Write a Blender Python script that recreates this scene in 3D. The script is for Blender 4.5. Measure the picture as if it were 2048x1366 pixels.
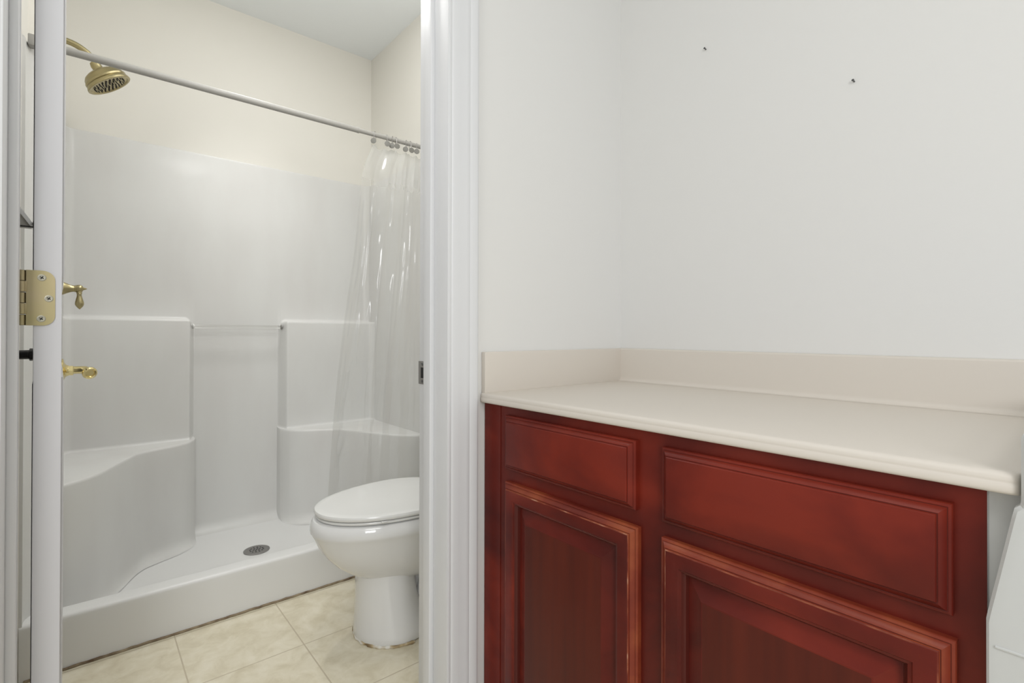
import bpy, bmesh, math, random
from mathutils import Vector, Matrix

for o in list(bpy.data.objects):
    bpy.data.objects.remove(o, do_unlink=True)
S = bpy.context.scene
C = S.collection
PI = math.pi

# ------------------------------------------------------------------ camera
F_PX, YAW, PITCH, ROLL, SHIFT = 1012.834, 0.7004147, 0.0043102, 0.0024509, -19.788
fw = Vector((math.sin(YAW)*math.cos(PITCH), math.cos(YAW)*math.cos(PITCH), math.sin(PITCH)))
rt = Vector((math.cos(YAW), -math.sin(YAW), 0))
up = rt.cross(fw)
r2 = rt*math.cos(ROLL) + up*math.sin(ROLL)
u2 = up*math.cos(ROLL) - rt*math.sin(ROLL)
cam = bpy.data.cameras.new('camera'); cam.sensor_width = 36
cam.lens = F_PX/2048*36; cam.shift_y = SHIFT/2048; cam.clip_start = .02
co = bpy.data.objects.new('camera', cam); C.objects.link(co)
M = Matrix((r2, u2, -fw)).transposed().to_4x4(); M.translation = Vector((0, 0, 1.0))
co.matrix_world = M
S.camera = co

# ------------------------------------------------------------------ world, lamps, exposure
S.view_settings.view_transform = 'Standard'; S.view_settings.look = 'None'
S.view_settings.exposure = 0.0; S.view_settings.gamma = 1; S.view_settings.use_curve_mapping = False
w = bpy.data.worlds.new('world'); S.world = w; w.use_nodes = True
w.node_tree.nodes['Background'].inputs[0].default_value = (.96, .975, 1.0, 1)
w.node_tree.nodes['Background'].inputs[1].default_value = 0.56

def area(name, loc, size, power, col, target=None, sy=None):
    l = bpy.data.lights.new(name, 'AREA'); l.energy = power; l.color = col
    l.shape = 'RECTANGLE' if sy else 'DISK'; l.size = size
    if sy: l.size_y = sy
    o = bpy.data.objects.new(name, l); C.objects.link(o); o.location = loc
    if target is not None:
        d = Vector(target) - Vector(loc); o.rotation_euler = d.to_track_quat('-Z', 'Y').to_euler()
    return o
def lamp(name, loc, radius, power, col):
    l = bpy.data.lights.new(name, 'POINT'); l.energy = power; l.color = col; l.shadow_soft_size = radius
    o = bpy.data.objects.new(name, l); C.objects.link(o); o.location = loc
area('bathroom_ceiling_light', (.58, 1.95, 2.57), .85, 2.5, (1.0, .99, .98))
lamp('bathroom_point_fill', (.55, 1.45, 2.22), .13, 11.0, (1.0, .99, .98))  # point fill added beside the ceiling light to brighten the ceiling
area('vanity_room_ceiling_light', (-.30, .45, 2.55), .40, 5.0, (1.0, .99, .965))
area('vanity_room_ceiling_light', (-.4, -1.1, 2.5), 1.0, 13, (1.0, .99, .97))
area('rear_fill_light', (-.95, -1.9, 1.75), .75, 27, (.975, .985, 1.0), (.6, 1.3, 1.3), 1.0)  # unseen fill added behind the camera for frontal light and curtain glints
def spot(name, loc, angle, blend, power, col):
    l = bpy.data.lights.new(name, 'SPOT'); l.energy = power; l.color = col
    l.spot_size = math.radians(angle); l.spot_blend = blend; l.shadow_soft_size = .06
    o = bpy.data.objects.new(name, l); C.objects.link(o); o.location = loc
spot('shower_downlight', (.58, 2.36, 2.585), 80, .9, 26, (1.0, .99, .975))
S.cycles.transparent_max_bounces = 24

# ------------------------------------------------------------------ materials
def mat(name, col, rough=.5, metal=0.0, spec=.5, coat=0.0, bump=None):
    m = bpy.data.materials.new(name); m.use_nodes = True
    b = m.node_tree.nodes['Principled BSDF']
    b.inputs['Base Color'].default_value = (*col, 1); b.inputs['Roughness'].default_value = rough
    b.inputs['Metallic'].default_value = metal; b.inputs['Specular IOR Level'].default_value = spec
    b.inputs['Coat Weight'].default_value = coat
    if bump:
        sc, st = bump; nt = m.node_tree
        t = nt.nodes.new('ShaderNodeTexCoord'); n = nt.nodes.new('ShaderNodeTexNoise')
        n.inputs['Scale'].default_value = sc; n.inputs['Detail'].default_value = 3
        k = nt.nodes.new('ShaderNodeBump'); k.inputs['Strength'].default_value = st; k.inputs['Distance'].default_value = .002
        nt.links.new(t.outputs['Object'], n.inputs['Vector']); nt.links.new(n.outputs['Fac'], k.inputs['Height'])
        nt.links.new(k.outputs['Normal'], b.inputs['Normal'])
    return m

def noise_mix(m, stops, scale, stretch=(1, 1, 1), detail=4, dist=0.0):
    nt = m.node_tree; b = nt.nodes['Principled BSDF']
    t = nt.nodes.new('ShaderNodeTexCoord'); mp = nt.nodes.new('ShaderNodeMapping')
    mp.inputs['Scale'].default_value = stretch
    n = nt.nodes.new('ShaderNodeTexNoise'); n.inputs['Scale'].default_value = scale
    n.inputs['Detail'].default_value = detail; n.inputs['Distortion'].default_value = dist
    r = nt.nodes.new('ShaderNodeValToRGB')
    el = r.color_ramp.elements
    while len(el) > 1: el.remove(el[-1])
    el[0].position = stops[0][0]; el[0].color = (*stops[0][1], 1)
    for p, c in stops[1:]:
        e = el.new(p); e.color = (*c, 1)
    nt.links.new(t.outputs['Object'], mp.inputs['Vector']); nt.links.new(mp.outputs['Vector'], n.inputs['Vector'])
    nt.links.new(n.outputs['Fac'], r.inputs['Fac']); nt.links.new(r.outputs['Color'], b.inputs['Base Color'])
    return r, n

MAT = {}
MAT['wall'] = mat('wall_paint', (.75, .745, .725), .6, bump=(220, .04))
MAT['cream'] = mat('cream_wall_paint', (.78, .76, .70), .6, bump=(220, .04))
MAT['ceiling'] = mat('ceiling_paint', (.87, .90, .91), .8)
MAT['trim'] = mat('trim_paint', (.71, .715, .725), .35, bump=(60, .03))
MAT['door'] = mat('door_paint', (.655, .655, .675), .38)
MAT['fiberglass'] = mat('fiberglass', (.70, .70, .67), .34, spec=.3, coat=.05)
noise_mix(MAT['fiberglass'], [(.33, (.690, .682, .662)), (.60, (.725, .725, .705))], 5, (1, 1, .3), detail=4)
MAT['pan_lit'] = mat('fiberglass_pan_lit', (.80, .80, .785), .34, spec=.3, coat=.05)  # same fibreglass as the walls, lightened to stand in for light on the pan
MAT['china'] = mat('white_china', (.76, .76, .75), .08, coat=.3)
MAT['lid'] = mat('white_seat_plastic', (.75, .75, .73), .18)
MAT['marble'] = mat('cultured_marble', (.665, .615, .55), .48)
MAT['wood'] = mat('cherry_wood', (.17, .024, .014), .36, spec=.22)
noise_mix(MAT['wood'], [(.32, (.072, .0085, .006)), (.48, (.125, .0135, .008)), (.64, (.195, .022, .011))], 6, (1, .6, 1), detail=6, dist=.5)
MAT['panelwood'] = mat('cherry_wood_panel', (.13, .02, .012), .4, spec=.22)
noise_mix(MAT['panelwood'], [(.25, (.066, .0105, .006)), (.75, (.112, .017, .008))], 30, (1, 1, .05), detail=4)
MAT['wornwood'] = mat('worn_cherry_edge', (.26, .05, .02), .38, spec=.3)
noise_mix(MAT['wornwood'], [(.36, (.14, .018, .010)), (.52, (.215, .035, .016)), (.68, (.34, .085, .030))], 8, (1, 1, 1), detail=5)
MAT['groove_shade'] = mat('cherry_groove_shade', (.080, .013, .009), .4, spec=.25)  # darker cherry that puts the shade of the grooves into the colour
MAT['arris'] = mat('rubbed_arris_highlight', (.3, .1, .05), .45, spec=.25)  # rubbed edge, with a bright highlight line painted into its colour
noise_mix(MAT['arris'], [(.40, (.15, .022, .012)), (.56, (.27, .075, .036)), (.68, (.48, .26, .17))], 26, detail=4)
MAT['white'] = mat('white_panel', (.60, .61, .60), .45)
MAT['brass'] = mat('antique_brass', (.42, .36, .20), .30, 1.0)
MAT['polished'] = mat('polished_brass', (.78, .66, .34), .14, 1.0)
MAT['hinge'] = mat('hinge_brass', (.42, .36, .20), .45, 1.0)
noise_mix(MAT['hinge'], [(.3, (.40, .35, .18)), (.7, (.46, .38, .25))], 14, detail=2)
MAT['screw'] = mat('screw_steel', (.40, .38, .30), .4, 1.0)
MAT['nickel'] = mat('dark_nickel', (.12, .12, .12), .3, .5)
MAT['steel'] = mat('brushed_steel', (.36, .35, .34), .38, 1.0)
MAT['rodpaint'] = mat('rod_enamel', (.37, .36, .335), .5)
MAT['dark'] = mat('dark_slot', (.012, .012, .012), .7)
MAT['black'] = mat('black_trim', (.03, .03, .03), .4)
MAT['hookdisc'] = mat('pewter_hook', (.19, .185, .165), .55)
MAT['caulk'] = mat('stained_caulk', (.55, .45, .30), .7)
noise_mix(MAT['caulk'], [(.38, (.20, .13, .06)), (.50, (.48, .38, .22)), (.58, (.74, .72, .66))], 22, detail=2)
MAT['grime'] = mat('brown_caulk', (.24, .17, .10), .8)
noise_mix(MAT['grime'], [(.3, (.12, .075, .04)), (.65, (.36, .29, .19))], 25, detail=3)

def tile_mat():
    m = mat('beige_floor_tile', (.6, .55, .4), .38); nt = m.node_tree; b = nt.nodes['Principled BSDF']
    t = nt.nodes.new('ShaderNodeTexCoord'); mp = nt.nodes.new('ShaderNodeMapping')
    mp.inputs['Location'].default_value = (-.543 + .313*20, -1.677 + .313*20, 0)
    br = nt.nodes.new('ShaderNodeTexBrick'); br.offset = 0; br.squash = 1
    br.inputs['Scale'].default_value = 1; br.inputs['Brick Width'].default_value = .313
    br.inputs['Row Height'].default_value = .313; br.inputs['Mortar Size'].default_value = .0022
    br.inputs['Mortar Smooth'].default_value = .3
    br.inputs['Mortar'].default_value = (.56, .49, .36, 1)
    n = nt.nodes.new('ShaderNodeTexNoise'); n.inputs['Scale'].default_value = 16; n.inputs['Detail'].default_value = 10
    n.inputs['Roughness'].default_value = .62; n.inputs['Distortion'].default_value = .5
    r = nt.nodes.new('ShaderNodeValToRGB'); e = r.color_ramp.elements
    e[0].position = .34; e[0].color = (.66, .595, .44, 1); e[1].position = .66; e[1].color = (.81, .755, .61, 1)
    x = e.new(.5); x.color = (.745, .685, .53, 1)
    nt.links.new(t.outputs['Object'], mp.inputs['Vector']); nt.links.new(mp.outputs['Vector'], br.inputs['Vector'])
    nt.links.new(t.outputs['Object'], n.inputs['Vector']); nt.links.new(n.outputs['Fac'], r.inputs['Fac'])
    nt.links.new(r.outputs['Color'], br.inputs['Color1']); nt.links.new(r.outputs['Color'], br.inputs['Color2'])
    nt.links.new(br.outputs['Color'], b.inputs['Base Color'])
    k = nt.nodes.new('ShaderNodeBump'); k.inputs['Strength'].default_value = .4; k.inputs['Distance'].default_value = .002
    inv = nt.nodes.new('ShaderNodeMath'); inv.operation = 'SUBTRACT'; inv.inputs[0].default_value = 1
    nt.links.new(br.outputs['Fac'], inv.inputs[1]); nt.links.new(inv.outputs[0], k.inputs['Height'])
    nt.links.new(k.outputs['Normal'], b.inputs['Normal'])
    return m
MAT['tile'] = tile_mat()

def vinyl_mat():
    m = bpy.data.materials.new('clear_vinyl'); m.use_nodes = True; nt = m.node_tree
    nt.nodes.remove(nt.nodes['Principled BSDF']); out = nt.nodes['Material Output']
    tr = nt.nodes.new('ShaderNodeBsdfTransparent'); tr.inputs[0].default_value = (.992, .992, .988, 1)
    df = nt.nodes.new('ShaderNodeBsdfDiffuse'); df.inputs[0].default_value = (.8, .8, .78, 1)
    tl = nt.nodes.new('ShaderNodeBsdfTranslucent'); tl.inputs[0].default_value = (.8, .8, .78, 1)
    gl = nt.nodes.new('ShaderNodeBsdfGlossy'); gl.inputs['Roughness'].default_value = .075
    fr = nt.nodes.new('ShaderNodeFresnel'); fr.inputs['IOR'].default_value = 1.62
    a = nt.nodes.new('ShaderNodeMixShader'); a.inputs[0].default_value = .5
    c = nt.nodes.new('ShaderNodeMixShader'); c.inputs[0].default_value = .03
    d = nt.nodes.new('ShaderNodeMixShader')
    L = nt.links.new
    L(df.outputs[0], a.inputs[1]); L(tl.outputs[0], a.inputs[2])
    L(tr.outputs[0], c.inputs[1]); L(a.outputs[0], c.inputs[2])
    mn = nt.nodes.new('ShaderNodeMath'); mn.operation = 'MINIMUM'; mn.inputs[1].default_value = .20; L(fr.outputs[0], mn.inputs[0])
    tc = nt.nodes.new('ShaderNodeTexCoord'); sx = nt.nodes.new('ShaderNodeSeparateXYZ'); mr = nt.nodes.new('ShaderNodeMapRange')
    mr.inputs['From Min'].default_value = 1.50; mr.inputs['From Max'].default_value = 1.81; mr.inputs['To Min'].default_value = .055; mr.inputs['To Max'].default_value = .62
    L(tc.outputs['Object'], sx.inputs[0]); L(sx.outputs['Z'], mr.inputs['Value']); L(mr.outputs['Result'], c.inputs[0])
    L(mn.outputs[0], d.inputs[0]); L(c.outputs[0], d.inputs[1]); L(gl.outputs[0], d.inputs[2])
    L(d.outputs[0], out.inputs['Surface'])
    return m
MAT['vinyl'] = vinyl_mat()
def acrylic_mat():
    m = mat('clear_acrylic', (.95, .95, .94), .04); b = m.node_tree.nodes['Principled BSDF']
    b.inputs['Transmission Weight'].default_value = 1.0; b.inputs['IOR'].default_value = 1.35
    return m
MAT['acrylic'] = acrylic_mat()

# ------------------------------------------------------------------ mesh helpers
def add_box(bm, x0, x1, y0, y1, z0, z1, bev=0, seg=2, mi=0):
    b = bmesh.new()
    vs = [b.verts.new((x, y, z)) for x in (x0, x1) for y in (y0, y1) for z in (z0, z1)]
    for f in ((0, 1, 3, 2), (4, 6, 7, 5), (0, 4, 5, 1), (2, 3, 7, 6), (0, 2, 6, 4), (1, 5, 7, 3)):
        b.faces.new([vs[i] for i in f])
    if bev: bmesh.ops.bevel(b, geom=list(b.edges), offset=bev, segments=seg, profile=.5, affect='EDGES')
    merge(bm, b, mi)
def merge(bm, b, mi=0, mtx=None):
    if mtx is not None: bmesh.ops.transform(b, matrix=mtx, verts=b.verts)
    bmesh.ops.recalc_face_normals(b, faces=b.faces)
    mp = {v: bm.verts.new(v.co) for v in b.verts}
    for f in b.faces:
        try:
            g = bm.faces.new([mp[v] for v in f.verts]); g.material_index = mi if mi is not None else f.material_index
        except ValueError: pass
    b.free()
def loft(bm, rings, cap0=True, cap1=True, closed=True, mi=0):
    b = bmesh.new(); R = [[b.verts.new(p) for p in r] for r in rings]; n = len(rings[0])
    for i in range(len(R)-1):
        for j in range(n if closed else n-1):
            k = (j+1) % n
            b.faces.new((R[i][j], R[i][k], R[i+1][k], R[i+1][j]))
    if cap0 and closed: b.faces.new(R[0])
    if cap1 and closed: b.faces.new(R[-1])
    merge(bm, b, mi)
def frame_for(d):
    d = Vector(d).normalized(); a = Vector((0, 0, 1)) if abs(d.z) < .9 else Vector((1, 0, 0))
    x = d.cross(a).normalized(); y = d.cross(x).normalized(); return x, y
def add_tube(bm, pts, r, n=16, mi=0, rs=None):
    pts = [Vector(p) for p in pts]; rings = []; px = None
    for i, p in enumerate(pts):
        d = (pts[min(i+1, len(pts)-1)] - pts[max(i-1, 0)]).normalized()
        if px is None: px, py = frame_for(d)
        else:
            px = (px - d*px.dot(d)).normalized(); py = d.cross(px).normalized()
        q = rs[i] if rs else r
        rings.append([p + (px*math.cos(2*PI*k/n) + py*math.sin(2*PI*k/n))*q for k in range(n)])
    loft(bm, rings, mi=mi)
def add_lathe(bm, prof, origin, axis, n=32, mi=0, caps=True):
    """prof: list of (distance along axis, radius)"""
    o = Vector(origin); a = Vector(axis).normalized(); x, y = frame_for(a)
    loft(bm, [[o + a*t + (x*math.cos(2*PI*k/n) + y*math.sin(2*PI*k/n))*max(r, 1e-5) for k in range(n)] for t, r in prof], caps, caps, mi=mi)
def add_prism(bm, poly, axis, a0, a1, mi=0):
    """poly in the two other coordinates, extruded along axis 'x','y','z'"""
    def P(u, v, t): return {'x': (t, u, v), 'y': (u, t, v), 'z': (u, v, t)}[axis]
    loft(bm, [[P(u, v, a0) for u, v in poly], [P(u, v, a1) for u, v in poly]], mi=mi)
def obj(name, bm, m, parent=None, smooth=True, angle=40):
    me = bpy.data.meshes.new(name)
    bmesh.ops.recalc_face_normals(bm, faces=bm.faces)
    bm.to_mesh(me); bm.free()
    for q in (m if isinstance(m, (list, tuple)) else [m]): me.materials.append(MAT[q])
    o = bpy.data.objects.new(name, me); C.objects.link(o)
    if parent is not None: o.parent = parent; o.matrix_parent_inverse = parent.matrix_world.inverted()
    if smooth:
        for p in me.polygons: p.use_smooth = True
        try: me.set_sharp_from_angle(angle=math.radians(angle))
        except Exception: pass
    return o
def tag(o, label, cat, group=None, kind=None):
    o['label'] = label; o['category'] = cat
    if group: o['group'] = group
    if kind: o['kind'] = kind
    return o
def thing(name, label, cat, loc, group=None):
    o = bpy.data.objects.new(name, None); C.objects.link(o); o.location = loc; o.empty_display_size = .05
    o.matrix_world = Matrix.Translation(loc)
    return tag(o, label, cat, group)
def struct(name, bm, m, parent=None, label=None, cat=None, smooth=True):
    o = obj(name, bm, m, parent, smooth=smooth)
    if parent is None:
        o['kind'] = 'structure'
        if label: o['label'] = label; o['category'] = cat
    return o
def B(): return bmesh.new()
def smoothstep(a, b, x):
    t = max(0, min(1, (x-a)/(b-a))); return t*t*(3-2*t)
def interp(pts, x):
    if x <= pts[0][0]: return pts[0][1]
    for (a, p), (b, q) in zip(pts, pts[1:]):
        if x <= b: return p + (q-p)*(x-a)/(b-a)
    return pts[-1][1]
def catmull(pts, x):
    n = len(pts)
    if x <= pts[0][0]: return pts[0][1]
    if x >= pts[-1][0]: return pts[-1][1]
    for i in range(n-1):
        if pts[i][0] <= x <= pts[i+1][0]:
            h = pts[i+1][0]-pts[i][0]; t = (x-pts[i][0])/h
            def sl(k):
                if k == 0 or k == n-1: return 0 if n < 2 else (pts[min(k+1, n-1)][1]-pts[max(k-1, 0)][1])/(pts[min(k+1, n-1)][0]-pts[max(k-1, 0)][0])
                return (pts[k+1][1]-pts[k-1][1])/(pts[k+1][0]-pts[k-1][0])
            m0, m1 = sl(i)*h, sl(i+1)*h
            return (2*t**3-3*t*t+1)*pts[i][1] + (t**3-2*t*t+t)*m0 + (-2*t**3+3*t*t)*pts[i+1][1] + (t**3-t*t)*m1

# ------------------------------------------------------------------ the setting
Y1, YB, CEIL = 1.0, 2.80, 2.60            # doorway wall, back wall of the bathroom, ceiling
XL, XR, XV = -.16, 1.277, 1.29            # bathroom left / right walls, vanity wall
JL, JR = -.0885, .640                      # jamb faces
YF = 1.116                                # far face of the doorway wall
DOORH = 2.06
b = B(); add_box(b, -1.6, 1.45, -2.2, YB+.1, -.06, 0)
struct('floor', b, 'tile', label='beige stone look floor tiles with thin grout lines', cat='floor', smooth=False)
b = B(); add_box(b, -1.6, 1.45, -2.2, YB+.1, CEIL, CEIL+.08)
struct('ceiling', b, 'ceiling', label='plain white ceiling above the shower', cat='ceiling', smooth=False)
b = B(); add_box(b, -.28, 1.40, YB, YB+.1, 0, CEIL)
struct('wall_back', b, 'cream', label='cream painted wall above the shower stall', cat='wall', smooth=False)
b = B(); add_box(b, XR, 1.40, YF, YB, 0, CEIL)
struct('wall_right', b, 'cream', label='cream painted wall at the right end of the shower', cat='wall', smooth=False)
b = B(); add_box(b, -.28, XL, YF, YB, 0, CEIL); add_box(b, XL, -.142, 1.985, 2.22, 0, CEIL); add_box(b, XL, -.098, 2.22, YB, 0, CEIL)
struct('wall_left', b, 'cream', label='cream painted wall behind the open door', cat='wall', smooth=False)
b = B(); add_box(b, XV, 1.40, -2.2, YF, 0, CEIL)
struct('wall_vanity', b, 'wall', label='off white wall above the long backsplash', cat='wall', smooth=False)
b = B()
add_box(b, JR+.018, XV, Y1, YF, 0, CEIL); add_box(b, -1.6, JL-.018, Y1, YF, 0, CEIL); add_box(b, JL-.018, JR+.018, Y1, YF, DOORH+.02, CEIL)
struct('wall_doorway', b, 'wall', label='off white wall between the door casing and the corner', cat='wall', smooth=False)

# door frame: jamb boards and the stops fixed to them
b = B()
for x0, x1 in ((JR, JR+.018), (JL-.018, JL)): add_box(b, x0, x1, .990, 1.118, 0, DOORH, .0015)
add_box(b, JL-.018, JR+.018, .990, 1.118, DOORH, DOORH+.018, .0015)
jamb = struct('trim_1', b, 'trim', label='white painted door jamb lining the bathroom doorway', cat='door jamb')
for x0, x1 in ((JR-.0115, JR+.001), (JL-.001, JL+.0115)):
    b = B(); add_box(b, x0, x1, 1.048, 1.081, 0, DOORH, .003, 3); obj('door_stop', b, 'trim', jamb)
b = B(); add_box(b, JL, JR, 1.048, 1.081, DOORH-.0115, DOORH, .003, 3); obj('door_stop', b, 'trim', jamb)
# strike plate on the right jamb, with its lip bent over the far edge
b = B(); zs = .903
add_box(b, JR-.0016, JR+.001, 1.0835, 1.1205, zs-.0285, zs+.0285, .0006)
sp = obj('strike_plate', b, 'steel', jamb); sp['label'] = 'dark metal strike plate'
b = B(); add_box(b, JR-.0022, JR-.001, 1.094, 1.108, zs-.013, zs+.013); obj('latch_hole', b, 'dark', sp)
for dz in (-.021, .021):
    b = B(); add_lathe(b, [(0, .004), (.0012, .0036), (.0016, .002)], (JR-.0012, 1.102, zs+dz), (-1, 0, 0), 16); obj('screw', b, 'nickel', sp)

# casing: colonial profile (u from the opening outwards, v = how far it stands off the wall)
CAS = [(0, 0), (0, .0085), (.0015, .0105), (.006, .0112), (.0085, .0100), (.0105, .0112), (.0150, .0125), (.030, .0130), (.048, .0135),
       (.0555, .0150), (.0580, .0138), (.0605, .0150), (.070, .0165), (.0765, .0172), (.0800, .0166), (.082, .0150), (.0825, .0120), (.0825, 0)]
def casing(name, side, label):
    b = B()
    if side == 'r': add_prism(b, [(JR+.002+u, Y1-v) for u, v in CAS], 'z', 0, DOORH+.07)
    if side == 'l': add_prism(b, [(JL-.002-u, Y1-v) for u, v in CAS], 'z', 0, DOORH+.07)
    if side == 't': add_prism(b, [(Y1-v, DOORH+.002+u) for u, v in CAS], 'x', JL-.0845, JR+.0845)
    return struct(name, b, 'trim', label=label, cat='door casing')
casing('trim_2', 'r', 'white moulded casing beside the vanity cabinet')
casing('trim_3', 'l', 'white moulded casing at the left edge of the doorway')
casing('trim_4', 't', 'white moulded casing over the top of the doorway')

# door leaf, swung 91 degrees into the bathroom; we see its hinge edge
door = thing('door_1', 'white bathroom door standing open, its hinge edge towards the vanity', 'door', (-.0640, 1.120, 0))
del door['category']; door['kind'] = 'structure'; door['category'] = 'door'
TH = .0345
b = B(); add_box(b, 0, TH, 0, .71, .012, 2.045, .0015); obj('door_leaf', b, 'door', door).matrix_parent_inverse = Matrix()
# raised mouldings of the panels on both faces
b = B()
for z0, z1 in ((.20, .92), (1.10, 1.90)):
    for y0, y1 in ((.10, .32), (.39, .61)):
        for xs in (-1, 1):
            xf = 0 if xs < 0 else TH
            R = []
            for ins, h in ((0, 0), (0, .002), (.012, .004), (.02, .0015), (.05, .0015), (.06, .003)):
                R.append([(xf+xs*h, yy, zz) for yy, zz in ((y0+ins, z0+ins), (y1-ins, z0+ins), (y1-ins, z1-ins), (y0+ins, z1-ins))])
            loft(b, R, False, True)
obj('door_panel', b, 'door', door).matrix_parent_inverse = Matrix()
# hinge on the edge
def hinge(zc):
    b = B()
    r = .0155; zt, zb = zc+.0445, zc-.0445; x1 = .0262; poly = [(-.0085, zb), (x1-r, zb)]
    poly += [(x1-r+r*math.sin(a*PI/16), zb+r-r*math.cos(a*PI/16)) for a in range(1, 9)]
    poly += [(x1-r+r*math.cos(a*PI/16), zt-r+r*math.sin(a*PI/16)) for a in range(0, 9)] + [(-.0085, zt)]
    add_prism(b, poly, 'y', -.0022, .0006)
    for q in (0, 2, 4):
        pass
    h = obj('hinge', b, 'hinge', door); h.matrix_parent_inverse = Matrix(); h['label'] = 'brass hinge leaf with rounded corners'
    for k in range(5):
        z0 = zb + k*.0178; yy = -.0005 if k % 2 else .0035
        b = B(); rr = .0060
        add_lathe(b, [(.0003, rr*.9), (.0008, rr), (.0168, rr), (.0174, rr*.9)], (-.0140, yy, z0), (0, 0, 1), 20)
        if k % 2: add_box(b, -.0140, -.0075, -.0040, .0004, z0+.0006, z0+.0172, .0008)
        else: add_box(b, -.0260, -.0140, .0045, .0090, z0+.0006, z0+.0172)
        o = obj('knuckle', b, 'hinge', h); o.matrix_parent_inverse = Matrix()
    for x, dz in ((.0100, .0330), (.0185, -.0005), (.0095, -.0335)):
        b = B(); add_lathe(b, [(0, .0056), (.0004, .0056), (.0007, .0045), (.0004, .0032), (.0006, .0012)], (x, -.0022, zc+dz), (0, -1, 0), 20)
        for a in (.6, .6+PI/2):
            c, s = math.cos(a), math.sin(a); q = B(); add_box(q, -.0026, .0026, -.0005, .0004, -.0006, .0006)
            bmesh.ops.transform(q, matrix=Matrix.Translation((x, -.0030, zc+dz)) @ Matrix.Rotation(a, 4, 'Y'), verts=q.verts)
            merge(b, q, 1)
        o = obj('screw', b, ['screw', 'dark'], h); o.matrix_parent_inverse = Matrix()
hinge(1.056); hinge(.20); hinge(1.88)
# door knob on the face turned to the wall
b = B()
add_lathe(b, [(-.002, .026), (.004, .027), (.007, .020), (.010, .0125), (.0175, .0120), (.0185, .0160), (.0240, .0160), (.0255, .0118), (.050, .0114), (.053, .016), (.058, .021), (.064, .021), (.068, .014)], (0, .66, .944), (-1, 0, 0), 28)
o = obj('door_knob', b, 'nickel', door); o.matrix_parent_inverse = Matrix(); o['label'] = 'dark metal door knob'
door.rotation_euler = (0, 0, math.radians(1.7))

# ------------------------------------------------------------------ shower stall
ST = thing('shower_stall', 'white one piece fibreglass shower stall with moulded corner seats', 'shower stall', (.58, 2.4, 0))
XSL, XSR = -.070, 1.252               # inner faces of the side walls
ZT, ZLEDGE, ZSEAT, ZFL = 1.853, 1.064, .514, .052
CXm = .577
RM = .014
def Yr(X):                             # upper back wall, curving into the side walls
    R = .035; d = max(R-(X-XSL), R-(XSR-X), 0); d = min(d, R)
    return YB-.012 - (R-math.sqrt(max(R*R-d*d, 0)))
def Ym(X):                             # face of the two modules beside the middle recess
    d = abs(X-CXm) - .198
    t = smoothstep(-.014, .016, d)
    return Yr(X) - .075*t
def zledge(X):
    d = abs(X-CXm) - .198; R = .028
    if d < 0: return ZLEDGE - R
    if d > R: return ZLEDGE
    return ZLEDGE - R + math.sqrt(R*R-(R-d)**2)
SEAT = [(0.183, 2.740), (.194, 2.706), (.215, 2.668), (.258, 2.628), (.333, 2.590), (.405, 2.540), (.475, 2.400), (.535, 2.272), (.60, 2.190), (.641, 2.160), (.70, 2.150)]
def Ys(X):
    d = abs(X-CXm)
    return min(catmull(SEAT, d), Ym(X)) if d > .185 else Ym(X)
def arc(c0, c1, r, a0, a1, n=6):
    return [(c0 + r*math.cos(a0+(a1-a0)*i/n), c1 + r*math.sin(a0+(a1-a0)*i/n)) for i in range(n+1)]
def column(X):
    ys, ym, yr, zl = Ys(X), Ym(X), Yr(X), zledge(X)
    P = []
    P += arc(ys-.05, ZFL+.05, .05, -PI/2, 0, 8)                       # floor fillet
    for z in (.15, .25, .35, .45): P.append((ys, z))
    d = max(ym-ys, 0); r = min(.012, d/2)
    P += arc(ys+r, ZSEAT-r, r, PI, PI/2, 6)
    r2_ = min(.014, d/2)
    P += arc(ym-r2_, ZSEAT+r2_, r2_, -PI/2, 0, 6)
    for z in (.6, .75, .9): P.append((ym, z))
    d = max(yr-ym, 0); r = min(.014, d/2)
    P += arc(ym+r, zl-r, r, PI, PI/2, 6)
    r2_ = min(.014, d/2)
    P += arc(yr-r2_, zl+r2_, r2_, -PI/2, 0, 6)
    for z in (1.2, 1.4, 1.6, 1.75): P.append((yr, z))
    P += arc(yr+.010, ZT-.010, .010, PI, PI/2, 5)
    P.append((YB-.0005, ZT))
    return [(X, y, z) for y, z in P]
xs = set()
n = 150
for i in range(n+1): xs.add(round(XSL + (XSR-XSL)*i/n, 5))
for s in (-1, 1):
    for i in range(60): xs.add(round(CXm + s*(.180+.05*i/60), 5))
for i in range(12): xs.add(round(XSL+.035*(1-math.cos(i/12*PI/2)), 5)); xs.add(round(XSR-.035*(1-math.cos(i/12*PI/2)), 5))
xs = sorted(x for x in xs if XSL+1e-4 < x < XSR-1e-4)
b = B(); loft(b, [column(x) for x in xs], closed=False)
o = obj('back_panel', b, 'fiberglass', ST, angle=60)
# side walls: flare out at the front flange, plain inside
def side(name, sgn):
    b = B(); rings = []
    for i in range(41):
        Y = 2.008 + (YB-.02-2.008)*i/40
        fl = .064*(1-smoothstep(2.02, 2.19, Y))
        x = (XSL - fl) if sgn < 0 else min(XSR + fl*.33, XR-.001)
        xo = -.1415 if sgn < 0 else XR-.0005
        ring = [(x, Y, .03), (x, Y, .6), (x, Y, 1.2), (x, Y, ZT-.010)]
        s = sgn
        ring += [(x + s*.010*(1-math.cos(a)), Y, ZT-.010+.010*math.sin(a)) for a in (PI/8, PI/4, 3*PI/8, PI/2)]
        ring.append((xo if abs(xo-x) > .011 else x+s*.0105, Y, ZT)); ring.append((xo if abs(xo-x) > .011 else x+s*.0105, Y, .03))
        rings.append(ring)
    loft(b, rings); return obj(name, b, 'fiberglass', ST, angle=60)
side('side_panel', -1); side('side_panel', 1)
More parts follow.
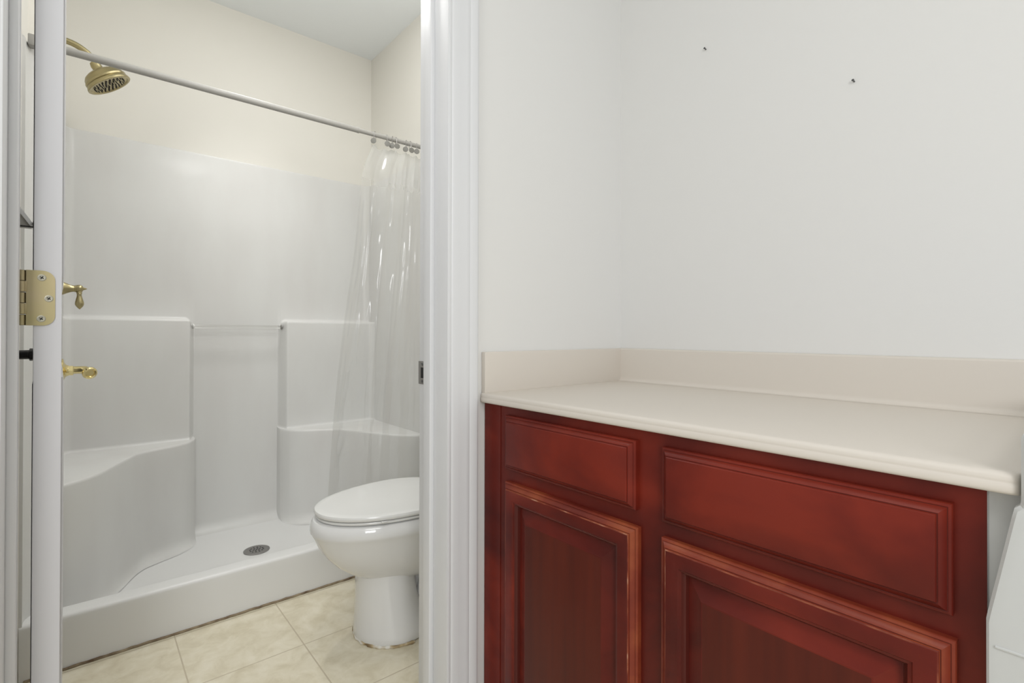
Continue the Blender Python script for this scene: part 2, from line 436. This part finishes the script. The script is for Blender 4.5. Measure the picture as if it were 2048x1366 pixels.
# pan with the raised threshold in front
b = B(); rings = []
prof = [(2.006, 0), (2.005, .05), (2.0045, .140)] + arc(2.0165, .150, .012, PI, PI/2, 6) + [(2.045, .163), (2.066, .161)] + arc(2.066, .149, .012, PI/2, .25, 4)
prof += [(2.084, .125), (2.092, .095), (2.102, .072), (2.120, .059), (2.16, .054), (2.25, ZFL), (2.35, ZFL-.002), (2.5, ZFL-.002), (2.65, ZFL), (2.79, ZFL+.001)]
for i in range(61):
    X = -.141 + (XR-.001+.141)*i/60
    rings.append([(X, y, z) for y, z in prof])
loft(b, rings, closed=False)
obj('shower_pan', b, 'pan_lit', ST, angle=70)
# drain with its grate
dr = .052; DC = Vector((.578, 2.415, ZFL-.001))
b = B(); add_lathe(b, [(0, dr), (.002, dr), (.0034, dr-.003), (.0036, dr-.010), (.003, dr-.012), (.003, .001)], DC, (0, 0, 1), 40)
D = obj('drain', b, 'steel', ST); D['label'] = 'round grey metal drain grate'
holes = [(0, 0)] + [(.0125*math.cos(k*PI/3), .0125*math.sin(k*PI/3)) for k in range(6)] + [(.026*math.cos(k*PI/6+.2), .026*math.sin(k*PI/6+.2)) for k in range(12)]
b = B()
for x, y in holes: add_lathe(b, [(0, .0036), (.0004, .0036)], DC+Vector((x, y, .0030)), (0, 0, 1), 12)
obj('grate_hole', b, 'dark', D)['kind'] = 'stuff'
# clear towel bar across the recess
b = B(); add_tube(b, [(CXm-.1925, YB-.05, 1.031), (CXm+.1925, YB-.05, 1.031)], .008, 20)
o = obj('towel_bar', b, 'acrylic', ST); o['label'] = 'clear acrylic bar across the recess'
for s in (-1, 1):
    b = B(); add_lathe(b, [(0, .012), (.004, .012), (.006, .0095)], (CXm+s*.1955, YB-.05, 1.031), (-s, 0, 0), 20); obj('bar_socket', b, 'steel' if s > 0 else 'fiberglass', ST)
# stained caulk along the threshold
random.seed(4)
b = B(); add_tube(b, [(-.13 + 1.39*i/90, 2.0045+random.uniform(-.0012, .0012), .0022+random.uniform(-.0008, .0012)) for i in range(91)], .0046, 8)
o = obj('caulk_bead', b, 'grime', ST); o['label'] = 'brown stained caulk line'

# ------------------------------------------------------------------ brass fittings
FX = XSL
sh = thing('overhead_shower', 'antique brass bell shower head on a curved arm above the rod', 'shower head', (-.097, 2.4, 2.03))
b = B()
pts = [(-.0975, 2.4, 2.038), (-.08, 2.4, 2.040), (-.065, 2.4, 2.040)]
for i in range(1, 11):
    a = i/10*math.radians(66)
    pts.append((-.065+.105*math.sin(a), 2.4, 2.040-.105*(1-math.cos(a))))
lx, lz = pts[-1][0], pts[-1][2]
AX = Vector((math.sin(math.radians(34)), 0, -math.cos(math.radians(34))))
HP = Vector((.026, 2.4, 1.978))
add_tube(b, pts + [(lx*.5+HP.x*.5+.003, 2.4, lz*.5+HP.z*.5), tuple(HP)], .0105, 20)
obj('shower_arm', b, 'brass', sh)
b = B(); add_lathe(b, [(0, .03), (.003, .031), (.008, .02), (.012, .012)], (-.0975, 2.4, 2.038), (1, 0, 0), 28); obj('arm_flange', b, 'brass', sh)
b = B()
add_lathe(b, [(t, q*(1.13 if t > .016 else 1)) for t, q in [(-.012, .0135), (-.004, .016), (0, .017), (.008, .0165), (.014, .019), (.018, .026), (.023, .040), (.030, .051), (.038, .0565), (.047, .0590), (.049, .0610), (.055, .0610), (.057, .0595),
              (.060, .0620), (.066, .0645), (.071, .0650), (.0725, .0635), (.0725, .0575), (.0690, .0550), (.0685, .001)]], HP, AX, 56)
H = obj('bell', b, 'brass', sh)
b = B(); x, y = frame_for(AX)
for ring, cnt in ((.013, 6), (.026, 12), (.039, 18), (.051, 24)):
    for k in range(cnt):
        a = 2*PI*k/cnt; add_lathe(b, [(0, .0022), (.006, .0017)], HP+AX*.068+(x*math.cos(a)+y*math.sin(a))*ring, AX, 8)
o = obj('nozzle', b, 'black', H); o['kind'] = 'stuff'; o['label'] = 'dark rubber nozzles'

vh = thing('shower_valve', 'antique brass lever valve with a teardrop handle on the shower wall', 'shower valve', (FX, 2.4, 1.158))
b = B(); add_lathe(b, [(.0003, .030), (.002, .030), (.004, .026)], (FX, 2.4, 1.158), (1, 0, 0), 32); obj('escutcheon', b, 'brass', vh)
b = B(); add_lathe(b, [(.0005, .0245), (.006, .0240), (.012, .0218), (.020, .0178), (.027, .0142), (.034, .0120), (.040, .0112), (.041, .0125), (.044, .0128), (.046, .0112)], (FX, 2.4, 1.158), (1, 0, 0), 32); obj('valve_cone', b, 'brass', vh)
HB = Vector((FX+.053, 2.4, 1.159))
b = B(); add_lathe(b, [(-.013, .006), (-.010, .0105), (-.005, .0130), (0, .0137), (.005, .0130), (.009, .0105), (.011, .0065), (.013, .0050), (.018, .0032), (.022, .0006)], HB, (1, 0, 0), 28); obj('handle_hub', b, 'brass', vh)
b = B(); add_lathe(b, [(.010, .0066), (.014, .0084), (.016, .0084), (.018, .0070), (.020, .0078), (.022, .0068), (.030, .0078), (.040, .0104), (.050, .0126), (.057, .0128), (.063, .0104), (.070, .0050), (.0745, .0008)], HB, (.02, 0, -1), 24); obj('lever_handle', b, 'brass', vh)

spt = thing('shower_spout', 'polished brass spout with round flange below the lever valve', 'spout', (FX, 2.4, .865))
b = B(); add_lathe(b, [(.0003, .0425), (.010, .0425), (.0125, .0400), (.014, .031), (.017, .024), (.021, .0200), (.026, .0182)], (FX, 2.4, .865), (1, 0, 0), 40); obj('flange', b, 'polished', spt)
b = B(); add_lathe(b, [(.020, .0170), (.022, .0190), (.037, .0190), (.039, .0170)], (FX, 2.4, .865), (1, 0, 0), 6); obj('hex_nut', b, 'polished', spt, smooth=False)
b = B(); add_tube(b, [(FX+.03, 2.4, .866), (FX+.060, 2.4, .866), (FX+.072, 2.398, .865), (FX+.079, 2.390, .861), (FX+.082, 2.377, .856)], .0135, 24, rs=[.0135, .0135, .0140, .0148, .016]); obj('spout_tube', b, 'polished', spt)
b = B(); add_lathe(b, [(0, .016), (.002, .0205), (.007, .0225), (.012, .0215), (.015, .0175), (.0135, .014), (.009, .012)], (FX+.081, 2.383, .857), (.30, -.93, -.22), 32); obj('spout_end', b, 'polished', spt)

# ------------------------------------------------------------------ curtain rod, hooks, curtain
YROD, ZROD = 2.04, 1.8535
rod = thing('curtain_rod', 'grey white tension rod across the top of the shower', 'curtain rod', (.55, YROD, ZROD))
XJ = .873
b = B(); add_tube(b, [(-.120, YROD, ZROD), (XJ, YROD, ZROD)], .0118, 24); obj('outer_tube', b, 'rodpaint', rod)
b = B(); add_lathe(b, [(0, .0118), (.001, .0124), (.007, .0124), (.008, .0100)], (XJ-.004, YROD, ZROD), (1, 0, 0), 24); obj('collar', b, 'rodpaint', rod)
b = B(); add_tube(b, [(XJ-.02, YROD, ZROD), (1.262, YROD, ZROD)], .0098, 24); obj('inner_tube', b, 'rodpaint', rod)
b = B(); add_box(b, -.1312, -.108, YROD-.016, YROD+.016, ZROD-.0165, ZROD+.0165, .003); o = obj('end_bracket', b, 'rodpaint', rod); o['label'] = 'square end bracket on the left'
b = B(); add_lathe(b, [(0, .02), (.006, .021), (.014, .013)], (1.2718, YROD, ZROD), (-1, 0, 0), 24); obj('end_cap', b, 'rodpaint', rod)

HX = [.948, 1.003, 1.030, 1.046, 1.098, 1.116, 1.150, 1.185, 1.215]
HL = ['pewter curtain hook with flat disc, farthest left on the rod',
      'pewter curtain hook, second from the left on the rod',
      'curtain hook at the left of the tight pair in the middle',
      'curtain hook at the right of the tight pair in the middle',
      'curtain hook just left of the grey disc near the door jamb',
      'curtain hook with grey disc hanging near the door jamb',
      'rightmost curtain hook still showing beside the door jamb',
      'curtain hook hidden behind the jamb, second from the rod end',
      'curtain hook hidden behind the jamb, nearest the rod end']
random.seed(7)
bw = B()
wire = [(0, .0118*math.cos(a), .0118*math.sin(a)) for a in [math.radians(-60 + 300*i/20) for i in range(21)]]
wire = [(0, -.017, -.034), (0, -.0165, -.028), (0, -.0145, -.019), (0, -.0128, -.008)] + [(0, -.0128*math.cos(a), .0128*math.sin(a)) for a in [PI*i/12 for i in range(13)]] + [(0, .0120, -.010), (0, .006, -.019), (0, .001, -.026)]
add_tube(bw, wire, .0011, 8)
bd = B(); add_lathe(bd, [(-.0014, .0095), (-.0010, .0122), (.0008, .0125), (.0014, .0095)], (0, -.019, -.0340), (0, -1, 0), 9)
def mk(me_bm, name, m, par):
    o = obj(name, me_bm, m, None); o.parent = par; return o
h0 = thing('curtain_hook', HL[0], 'curtain hook', (HX[0], YROD, ZROD), 'curtain hooks on the shower rod')
w0 = mk(bw, 'wire', 'steel', h0); d0 = mk(bd, 'disc', 'hookdisc', h0)
hooks = [h0]
for i in range(1, len(HX)):
    h = h0.copy(); C.objects.link(h); h.location = (HX[i], YROD, ZROD); h['label'] = HL[i]
    for ch in (w0, d0):
        c = ch.copy(); C.objects.link(c); c.parent = h
    hooks.append(h)
for i, h in enumerate(hooks):
    h.rotation_euler = (random.uniform(-.08, .08), 0, [-.75, -.35, -.6, -.2, -.7, -.15, -.5, -.3, -.1][i])

b = B()
NU, NV = 420, 120
random.seed(11)
ph = [random.uniform(0, 2*PI) for _ in range(8)]
CREASE = [(.045, .10, .80, .0062, .0075), (.13, .26, .50, .0050, .006), (.205, .10, .62, .0068, .0080), (.29, .45, .80, .0058, .007), (.36, .28, .95, .0062, .0075),
          (.45, .05, .30, .0055, .007), (.50, .34, .85, .0060, .007), (.58, .02, .55, .0068, .008), (.655, .10, .70, .0058, .007), (.71, .04, .45, .0062, .007), (.83, .1, .8, .006, .008), (.93, .1, .8, .006, .008)]
verts = []
for j in range(NV+1):
    v = j/NV
    xl = catmull([(0, .937), (.06, .905), (.15, .882), (.32, .862), (.45, .838), (.60, .815), (.8, .790), (1, .770)], v)
    xr = 1.235
    row = []
    for i in range(NU+1):
        u = i/NU
        wid = xr-xl
        y = .0035*math.sin(2*PI*(4.2*u + .22*math.sin(2*PI*u+ph[0])) + ph[1] + .8*v) + .010*math.sin(2*PI*1.6*u+ph[2]+v)*(1-u)
        for k, (u0, va, vb, A, wd) in enumerate(CREASE):
            e = smoothstep(va-.05, va+.06, v)*(1-smoothstep(vb-.10, vb+.06, v))
            if e <= 0: continue
            uc = u0 + .012*math.sin(5*v+k) + .004*math.sin(23*v+2.3*k)
            q = (u-uc)*wid/wd
            if abs(q) < 4: y -= A*(.75+.4*math.sin(31*v+1.7*k)*math.sin(13*v+k))*e*math.exp(-q*q)
        y -= .014*math.exp(-(u*wid/.012)**2)*(.6+.4*math.sin(4*v))*smoothstep(.06, .2, v)
        kx = .003*math.sin(2*PI*5*u+ph[5]+3*v)*smoothstep(0, .3, v)
        crink = .0006*math.sin(37*v+ph[6]+9*u)*math.sin(2*PI*11*u+4*v) + .0004*math.sin(90*v+40*u)
        x = xl + (xr-xl)*u + kx
        sag = 0
        if v < .08:
            dd = min(abs(x-hx) for hx in HX); sag = .012*min(1, dd/.02)*(1-v/.08)
        z = 1.812 - sag - v*1.52
        row.append(b.verts.new((x, 2.050 + .052*smoothstep(0, .8, v) + y + crink, z)))
    verts.append(row)
for j in range(NV):
    for i in range(NU):
        b.faces.new((verts[j][i], verts[j][i+1], verts[j+1][i+1], verts[j+1][i]))
cur = obj('shower_curtain', b, 'vinyl', None, angle=180)
tag(cur, 'clear vinyl shower curtain bunched at the right end of the rod', 'shower curtain')

# small white shelf glimpsed between the jamb and the open door
shf = thing('wall_shelf', 'small white shelf with a dark corner edge seen through the door gap', 'shelf', (-.142, 2.0, 1.30))
b = B(); add_prism(b, [(-.1425, 1.2945), (-.1170, 1.2945), (-.1425, 1.334)], 'y', 1.926, 1.98); o = obj('bracket', b, 'rodpaint', shf, smooth=False); o['label'] = 'grey triangular bracket'
b = B(); add_prism(b, [(-.1425, 1.3345), (-.1168, 1.2945), (-.1120, 1.2960), (-.1120, 1.3030), (-.1425, 1.352)], 'y', 1.9235, 1.98); obj('shelf_edge', b, 'trim', shf, smooth=False)
b = B(); add_box(b, -.1425, -.1100, 1.9200, 1.925, 1.2895, 1.2935); add_box(b, -.1118, -.1092, 1.9200, 1.925, 1.2895, 1.3085)
o = obj('edge_trim', b, 'black', shf); o['label'] = 'dark edge of the shelf'

# ------------------------------------------------------------------ toilet
TL = thing('toilet', 'white elongated toilet with closed lid beside the shower threshold', 'toilet', (.95, 1.585, 0))
TY = 1.594; TDX = .020
def egg(front, xc, back, hw, z, n=72, pw=2.0, dome=None):
    pts = []
    for k in range(n):
        a = 2*PI*k/n; c, s = math.cos(a), math.sin(a)
        ax = (back-xc) if c > 0 else (xc-front)
        cc = math.copysign(abs(c)**(2/pw), c); ss = math.copysign(abs(s)**(2/pw), s)
        pts.append((xc + TDX + ax*cc, TY + hw*ss, z))
    return pts
b = B()
loft(b, [egg(.536, .82, 1.09, .170, .4155), egg(.527, .82, 1.09, .181, .4125), egg(.5215, .82, 1.09, .1865, .405), egg(.518, .82, 1.09, .1895, .392), egg(.5175, .82, 1.09, .190, .381), egg(.5185, .82, 1.09, .1885, .3745), egg(.522, .82, 1.09, .185, .3690),
         egg(.529, .82, 1.09, .179, .356), egg(.543, .83, 1.085, .169, .325), egg(.566, .835, 1.08, .156, .290), egg(.597, .84, 1.07, .141, .256), egg(.637, .845, 1.06, .122, .225), egg(.684, .85, 1.04, .099, .197), egg(.74, .85, 1.0, .06, .180)])
loft(b, [egg(.664, .790, .92, .130, .004), egg(.661, .790, .92, .133, .012), egg(.663, .787, .91, .130, .03), egg(.665, .780, .885, .120, .07), egg(.666, .772, .868, .110, .12), egg(.666, .768, .86, .103, .18), egg(.667, .768, .86, .103, .26)])
# base behind the column and the trapway bulge
loft(b, [egg(.82, .96, 1.13, .118, .004), egg(.82, .96, 1.13, .120, .012), egg(.83, .96, 1.12, .108, .035), egg(.84, .96, 1.11, .078, .055), egg(.84, .96, 1.11, .066, .10), egg(.84, .96, 1.12, .064, .2), egg(.84, .96, 1.15, .08, .34)])
for s in (-1, 1):
    pts = [(.905, TY+s*.050, .10), (.925, TY+s*.056, .165), (.965, TY+s*.060, .195), (1.01, TY+s*.060, .175), (1.03, TY+s*.060, .12), (1.04, TY+s*.058, .05)]
    add_tube(b, pts, .04, 18, rs=[.03, .04, .043, .04, .036, .033])
add_box(b, 1.00, 1.255, TY-.12, TY+.12, .30, .414, .03, 4)
obj('bowl', b, 'china', TL, angle=35)
b = B()
def slab(b, z0, z1, grow, dome=0, r=.006):
    f, hw = .533-grow, .187+grow; R = []
    for ins, z in ((r, z0), (r*.3, z0+r*.3), (0, z0+r), (0, z1-r), (r*.3, z1-r*.3), (r, z1)):
        R.append(egg(f+ins, .835, 1.035-ins, hw-ins, z, pw=2.05))
    if dome:
        for t in (.06, .15, .3, .5, .7, .9, .985):
            q = 1-t
            R.append([(.849+(x-.849)*q, TY+(y-TY)*q, z1+dome*(1-(q)**2.2)) for x, y, z in egg(f+r, .835, 1.035-r, hw-r, z1, pw=2.05)])
    loft(b, R)
slab(b, .4175, .4265, -.003, r=.004); obj('seat_ring', b, 'lid', TL)
b = B(); slab(b, .4285, .4460, .0025, .007, .0075); LD = obj('seat_lid', b, 'lid', TL)
for x, s in ((.70, -1), (.70, 1), (.95, -1), (.95, 1)):
    b = B(); add_box(b, x-.010, x+.010, TY+s*.165-.004, TY+s*.165+.004, .4255, .4290, .001); obj('bumper', b, 'lid', LD)
for s in (-1, 1):
    b = B(); add_box(b, 1.02, 1.06, TY+s*.075-.02, TY+s*.075+.02, .400, .440, .006, 3); obj('seat_hinge', b, 'lid', TL)
b = B(); add_box(b, 1.075, 1.262, TY-.235, TY+.235, .405, .735, .025, 4); obj('tank', b, 'china', TL)
b = B(); add_box(b, 1.065, 1.268, TY-.245, TY+.245, .735, .765, .010, 3); obj('tank_lid', b, 'china', TL)
b = B(); add_lathe(b, [(0, .014), (.008, .014), (.011, .008)], (1.075, TY+.17, .68), (-1, 0, 0), 20); add_tube(b, [(1.062, TY+.17, .68), (1.058, TY+.13, .677), (1.058, TY+.09, .672)], .006, 12); obj('flush_lever', b, 'steel', TL)
random.seed(3)
ring = egg(.664, .800, .95, .134, .0)
pts = []
for k in range(-25, 26):
    x, y, _ = egg(.664, .800, .95, .1345, 0, n=100)[(50+k) % 100]
    pts.append((x+random.uniform(-.0015, .0015), y+random.uniform(-.0015, .0015), .0032+random.uniform(-.0006, .0012)))
b = B(); add_tube(b, pts, .005, 10, rs=[.0046+random.uniform(-.0012, .0020) for _ in pts]); o = obj('caulk_bead', b, 'caulk', TL); o['label'] = 'stained uneven caulk around the foot'

# ------------------------------------------------------------------ vanity
XF = .755                                     # face frame front
V = thing('vanity_cabinet', 'dark cherry red wooden vanity cabinet with raised panel doors', 'cabinet', (1.02, .52, 0))
b = B()
zt = .8325
# carcass behind the face frame, toe kick set back
add_box(b, XF+.002, XV-.004, .0985, .935, .10, zt); add_box(b, XF+.07, XV-.004, .0985, .935, .0, .10)
obj('carcass', b, 'wood', V, smooth=False)
b = B()
ys_ = [.0890, .140, .472, .560, .886, .9345]; zs_ = [.10, .145, .640, .700, .792, zt]
q = bmesh.new(); G = {}
def gv(i, j, x):
    if (i, j, x) not in G: G[(i, j, x)] = q.verts.new((x, ys_[i], zs_[j]))
    return G[(i, j, x)]
solid = lambda i, j: 0 <= i < 5 and 0 <= j < 5 and (i in (0, 2, 4) or j in (0, 2, 4))
for i in range(5):
    for j in range(5):
        if not solid(i, j): continue
        c = [(i, j), (i+1, j), (i+1, j+1), (i, j+1)]
        for x in (XF, XF+.019): q.faces.new([gv(*k, x) for k in c])
        for (di, dj), (p, r_) in zip(((0, -1), (1, 0), (0, 1), (-1, 0)), ((c[0], c[1]), (c[1], c[2]), (c[2], c[3]), (c[3], c[0]))):
            if not solid(i+di, j+dj): q.faces.new((gv(*p, XF), gv(*r_, XF), gv(*r_, XF+.019), gv(*p, XF+.019)))
merge(b, q)
obj('face_frame', b, 'wood', V, smooth=False)
b = B(); add_box(b, XF-.0022, XF+.019, .9352, .9965, .0, zt, .0008, 1); obj('filler_strip', b, 'wood', V, smooth=False)
b = B(); add_box(b, XF+.0015, XV-.004, .0880, .0985, .0, zt, .0006, 1); o = obj('end_panel', b, 'white', V, smooth=False); o['label'] = 'white painted end of the cabinet'

def front(b, y0, y1, z0, z1, prof, mats, cap_mi=0, x0=None):
    x0 = XF if x0 is None else x0
    R = [[(x0-h, y, z) for y, z in ((y0+i, z0+i), (y1-i, z0+i), (y1-i, z1-i), (y0+i, z1-i))] for i, h in prof]
    q = bmesh.new(); W = [[q.verts.new(p) for p in r] for r in R]
    for a in range(len(R)-1):
        for j in range(4):
            k = (j+1) % 4; f = q.faces.new((W[a][j], W[a][k], W[a+1][k], W[a+1][j])); f.material_index = mats[a] if mats else 0
    f = q.faces.new(W[-1]); f.material_index = cap_mi
    merge(b, q, None)
EDGE = [(0, 0), (0, .0088), (.0010, .0104), (.0036, .0114), (.0042, .0111), (.0048, .0111), (.0054, .0122), (.0092, .0158), (.0116, .0174), (.0121, .0171), (.0128, .0172), (.0134, .0192), (.0143, .0202), (.0152, .0205)]
EM = [0, 0, 0, 0, 2, 0, 0, 0, 0, 2, 0, 0, 0]      # grooves take the darker colour painted as shade
def drawer(y0, y1, z0, z1, lab):
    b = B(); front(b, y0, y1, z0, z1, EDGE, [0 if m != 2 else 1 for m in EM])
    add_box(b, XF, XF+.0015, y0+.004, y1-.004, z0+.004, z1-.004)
    o = obj('drawer', b, ['wood', 'groove_shade'], V, angle=25); o['label'] = lab
    return o
drawer(.5440, .9070, .688, .8115, 'narrow drawer front')
drawer(.1160, .4905, .684, .8100, 'wide drawer front')
def cdoor(y0, y1, z0, z1, lab):
    e = EDGE + [(.0370, .0205), (.0385, .0186), (.0425, .0172), (.0440, .0140), (.0470, .0112), (.0490, .0045)]
    b = B(); front(b, y0, y1, z0, z1, e, [1, 1, 1, 1, 3, 1, 1, 1, 1, 3, 1, 2, 2] + [0, 0, 0, 3, 3, 3])  # inner ogee rings also take the painted groove shade
    o = obj('door', b, ['wood', 'wornwood', 'arris', 'groove_shade'], V, angle=25); o['label'] = lab
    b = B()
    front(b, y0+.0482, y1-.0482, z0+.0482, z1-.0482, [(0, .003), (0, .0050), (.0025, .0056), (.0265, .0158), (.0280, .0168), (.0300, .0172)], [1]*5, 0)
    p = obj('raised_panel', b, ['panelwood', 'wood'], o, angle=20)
    return o
cdoor(.5390, .9075, .125, .6590, 'narrow door with worn top edge')
cdoor(.1130, .4920, .125, .6575, 'wide door with worn top edge')

CT = thing('countertop', 'cream cultured marble countertop over the red vanity', 'countertop', (1.0, .53, .833))
ZC = .8560
b = B(); r = .009
FRONT = [(.7400, .833)] + arc(.740, .8380, .005, -PI/2, -PI, 4)[1:] + [(.7350, .8432), (.7359, .8450), (.7361, .8464), (.7358, .8478)] + arc(.7432, .8488, .0072, PI, PI/2, 6) + [(.752, .8562), (.764, ZC)]
def sect(y, ins): return [(max(x, x) + ins*max(0, (.78-x)/.045), y, z) for x, z in [(1.2895, .833)] + FRONT + [(1.2895, ZC)]]
loft(b, [sect(y, i) for y, i in ((.0615, .007), (.0632, .0035), (.0655, .0012), (.069, 0), (.985, 0), (.9915, .0012), (.9955, .0035), (.9995, .0075))])
bmesh.ops.recalc_face_normals(b, faces=b.faces)
obj('slab', b, 'marble', CT, angle=35)
b = B(); poly = [(1.2895, ZC-.001), (1.258, ZC+.0002)] + [(1.258+.012*math.sin(a), ZC+.012-.012*math.cos(a)) for a in (.3, .6, .9, 1.2, PI/2)] + [(1.2705, .951)] + [(1.2755-.005*math.cos(a), .951+.005*math.sin(a)) for a in (.5, 1.0, PI/2)] + [(1.2895, .956)]
add_prism(b, poly, 'y', .0615, .9995); obj('backsplash', b, 'marble', CT, angle=35)
b = B(); add_box(b, .7445, 1.2755, .9838, .9998, ZC-.001, .9555, .002, 3); obj('side_splash', b, 'marble', CT)

# white moulded panel standing against the right end of the cabinet
b = B()
poly = [(.0865, .0), (.0870, .700)] + [(.0870-.0012, .708), (.0675, .812), (.0655, .822), (.0612, .826), (.0606, .832), (.0606, .895), (.0590, .899), (-.34, .899), (-.34, 0)]
R = []
for x, g in ((.745, 0), (.732, 0), (.7285, .0025), (.7270, .008)):
    R.append([(x, y-g if y > 0 else y+g, z-g*(1 if z > .1 else 0)) for y, z in poly])
loft(b, R)
wp = thing('side_unit', 'white smooth panel with slanted corner right of the red vanity', 'panel', (.8, -.12, 0))
R0 = B(); add_box(R0, .745, 1.285, -.34, .0590, 0, .899, .003); merge(b, R0)
R0 = B(); add_box(R0, .7575, .775, .0585, .0879, 0, .831); merge(b, R0)
obj('front_panel', b, 'white', wp, angle=30)
b = B(); add_box(b, .7258, .7280, -.338, .0800, .6735, .6765, .0010); obj('seam_ridge', b, 'white', wp)

# two nails left in the wall
for (y, z), lab in (((.713, 1.776), 'small dark nail in the bare wall, left and higher one'), ((.365, 1.556), 'small dark nail in the bare wall, right and lower one')):
    b = B(); add_lathe(b, [(-.003, .0016), (.006, .0015), (.0065, .0026), (.0078, .0026), (.0085, .0014)], (XV, y, z), (-1, .15, .25), 12)
    tag(obj('wall_nail', b, 'nickel'), lab, 'nail', 'nails in the bare wall')
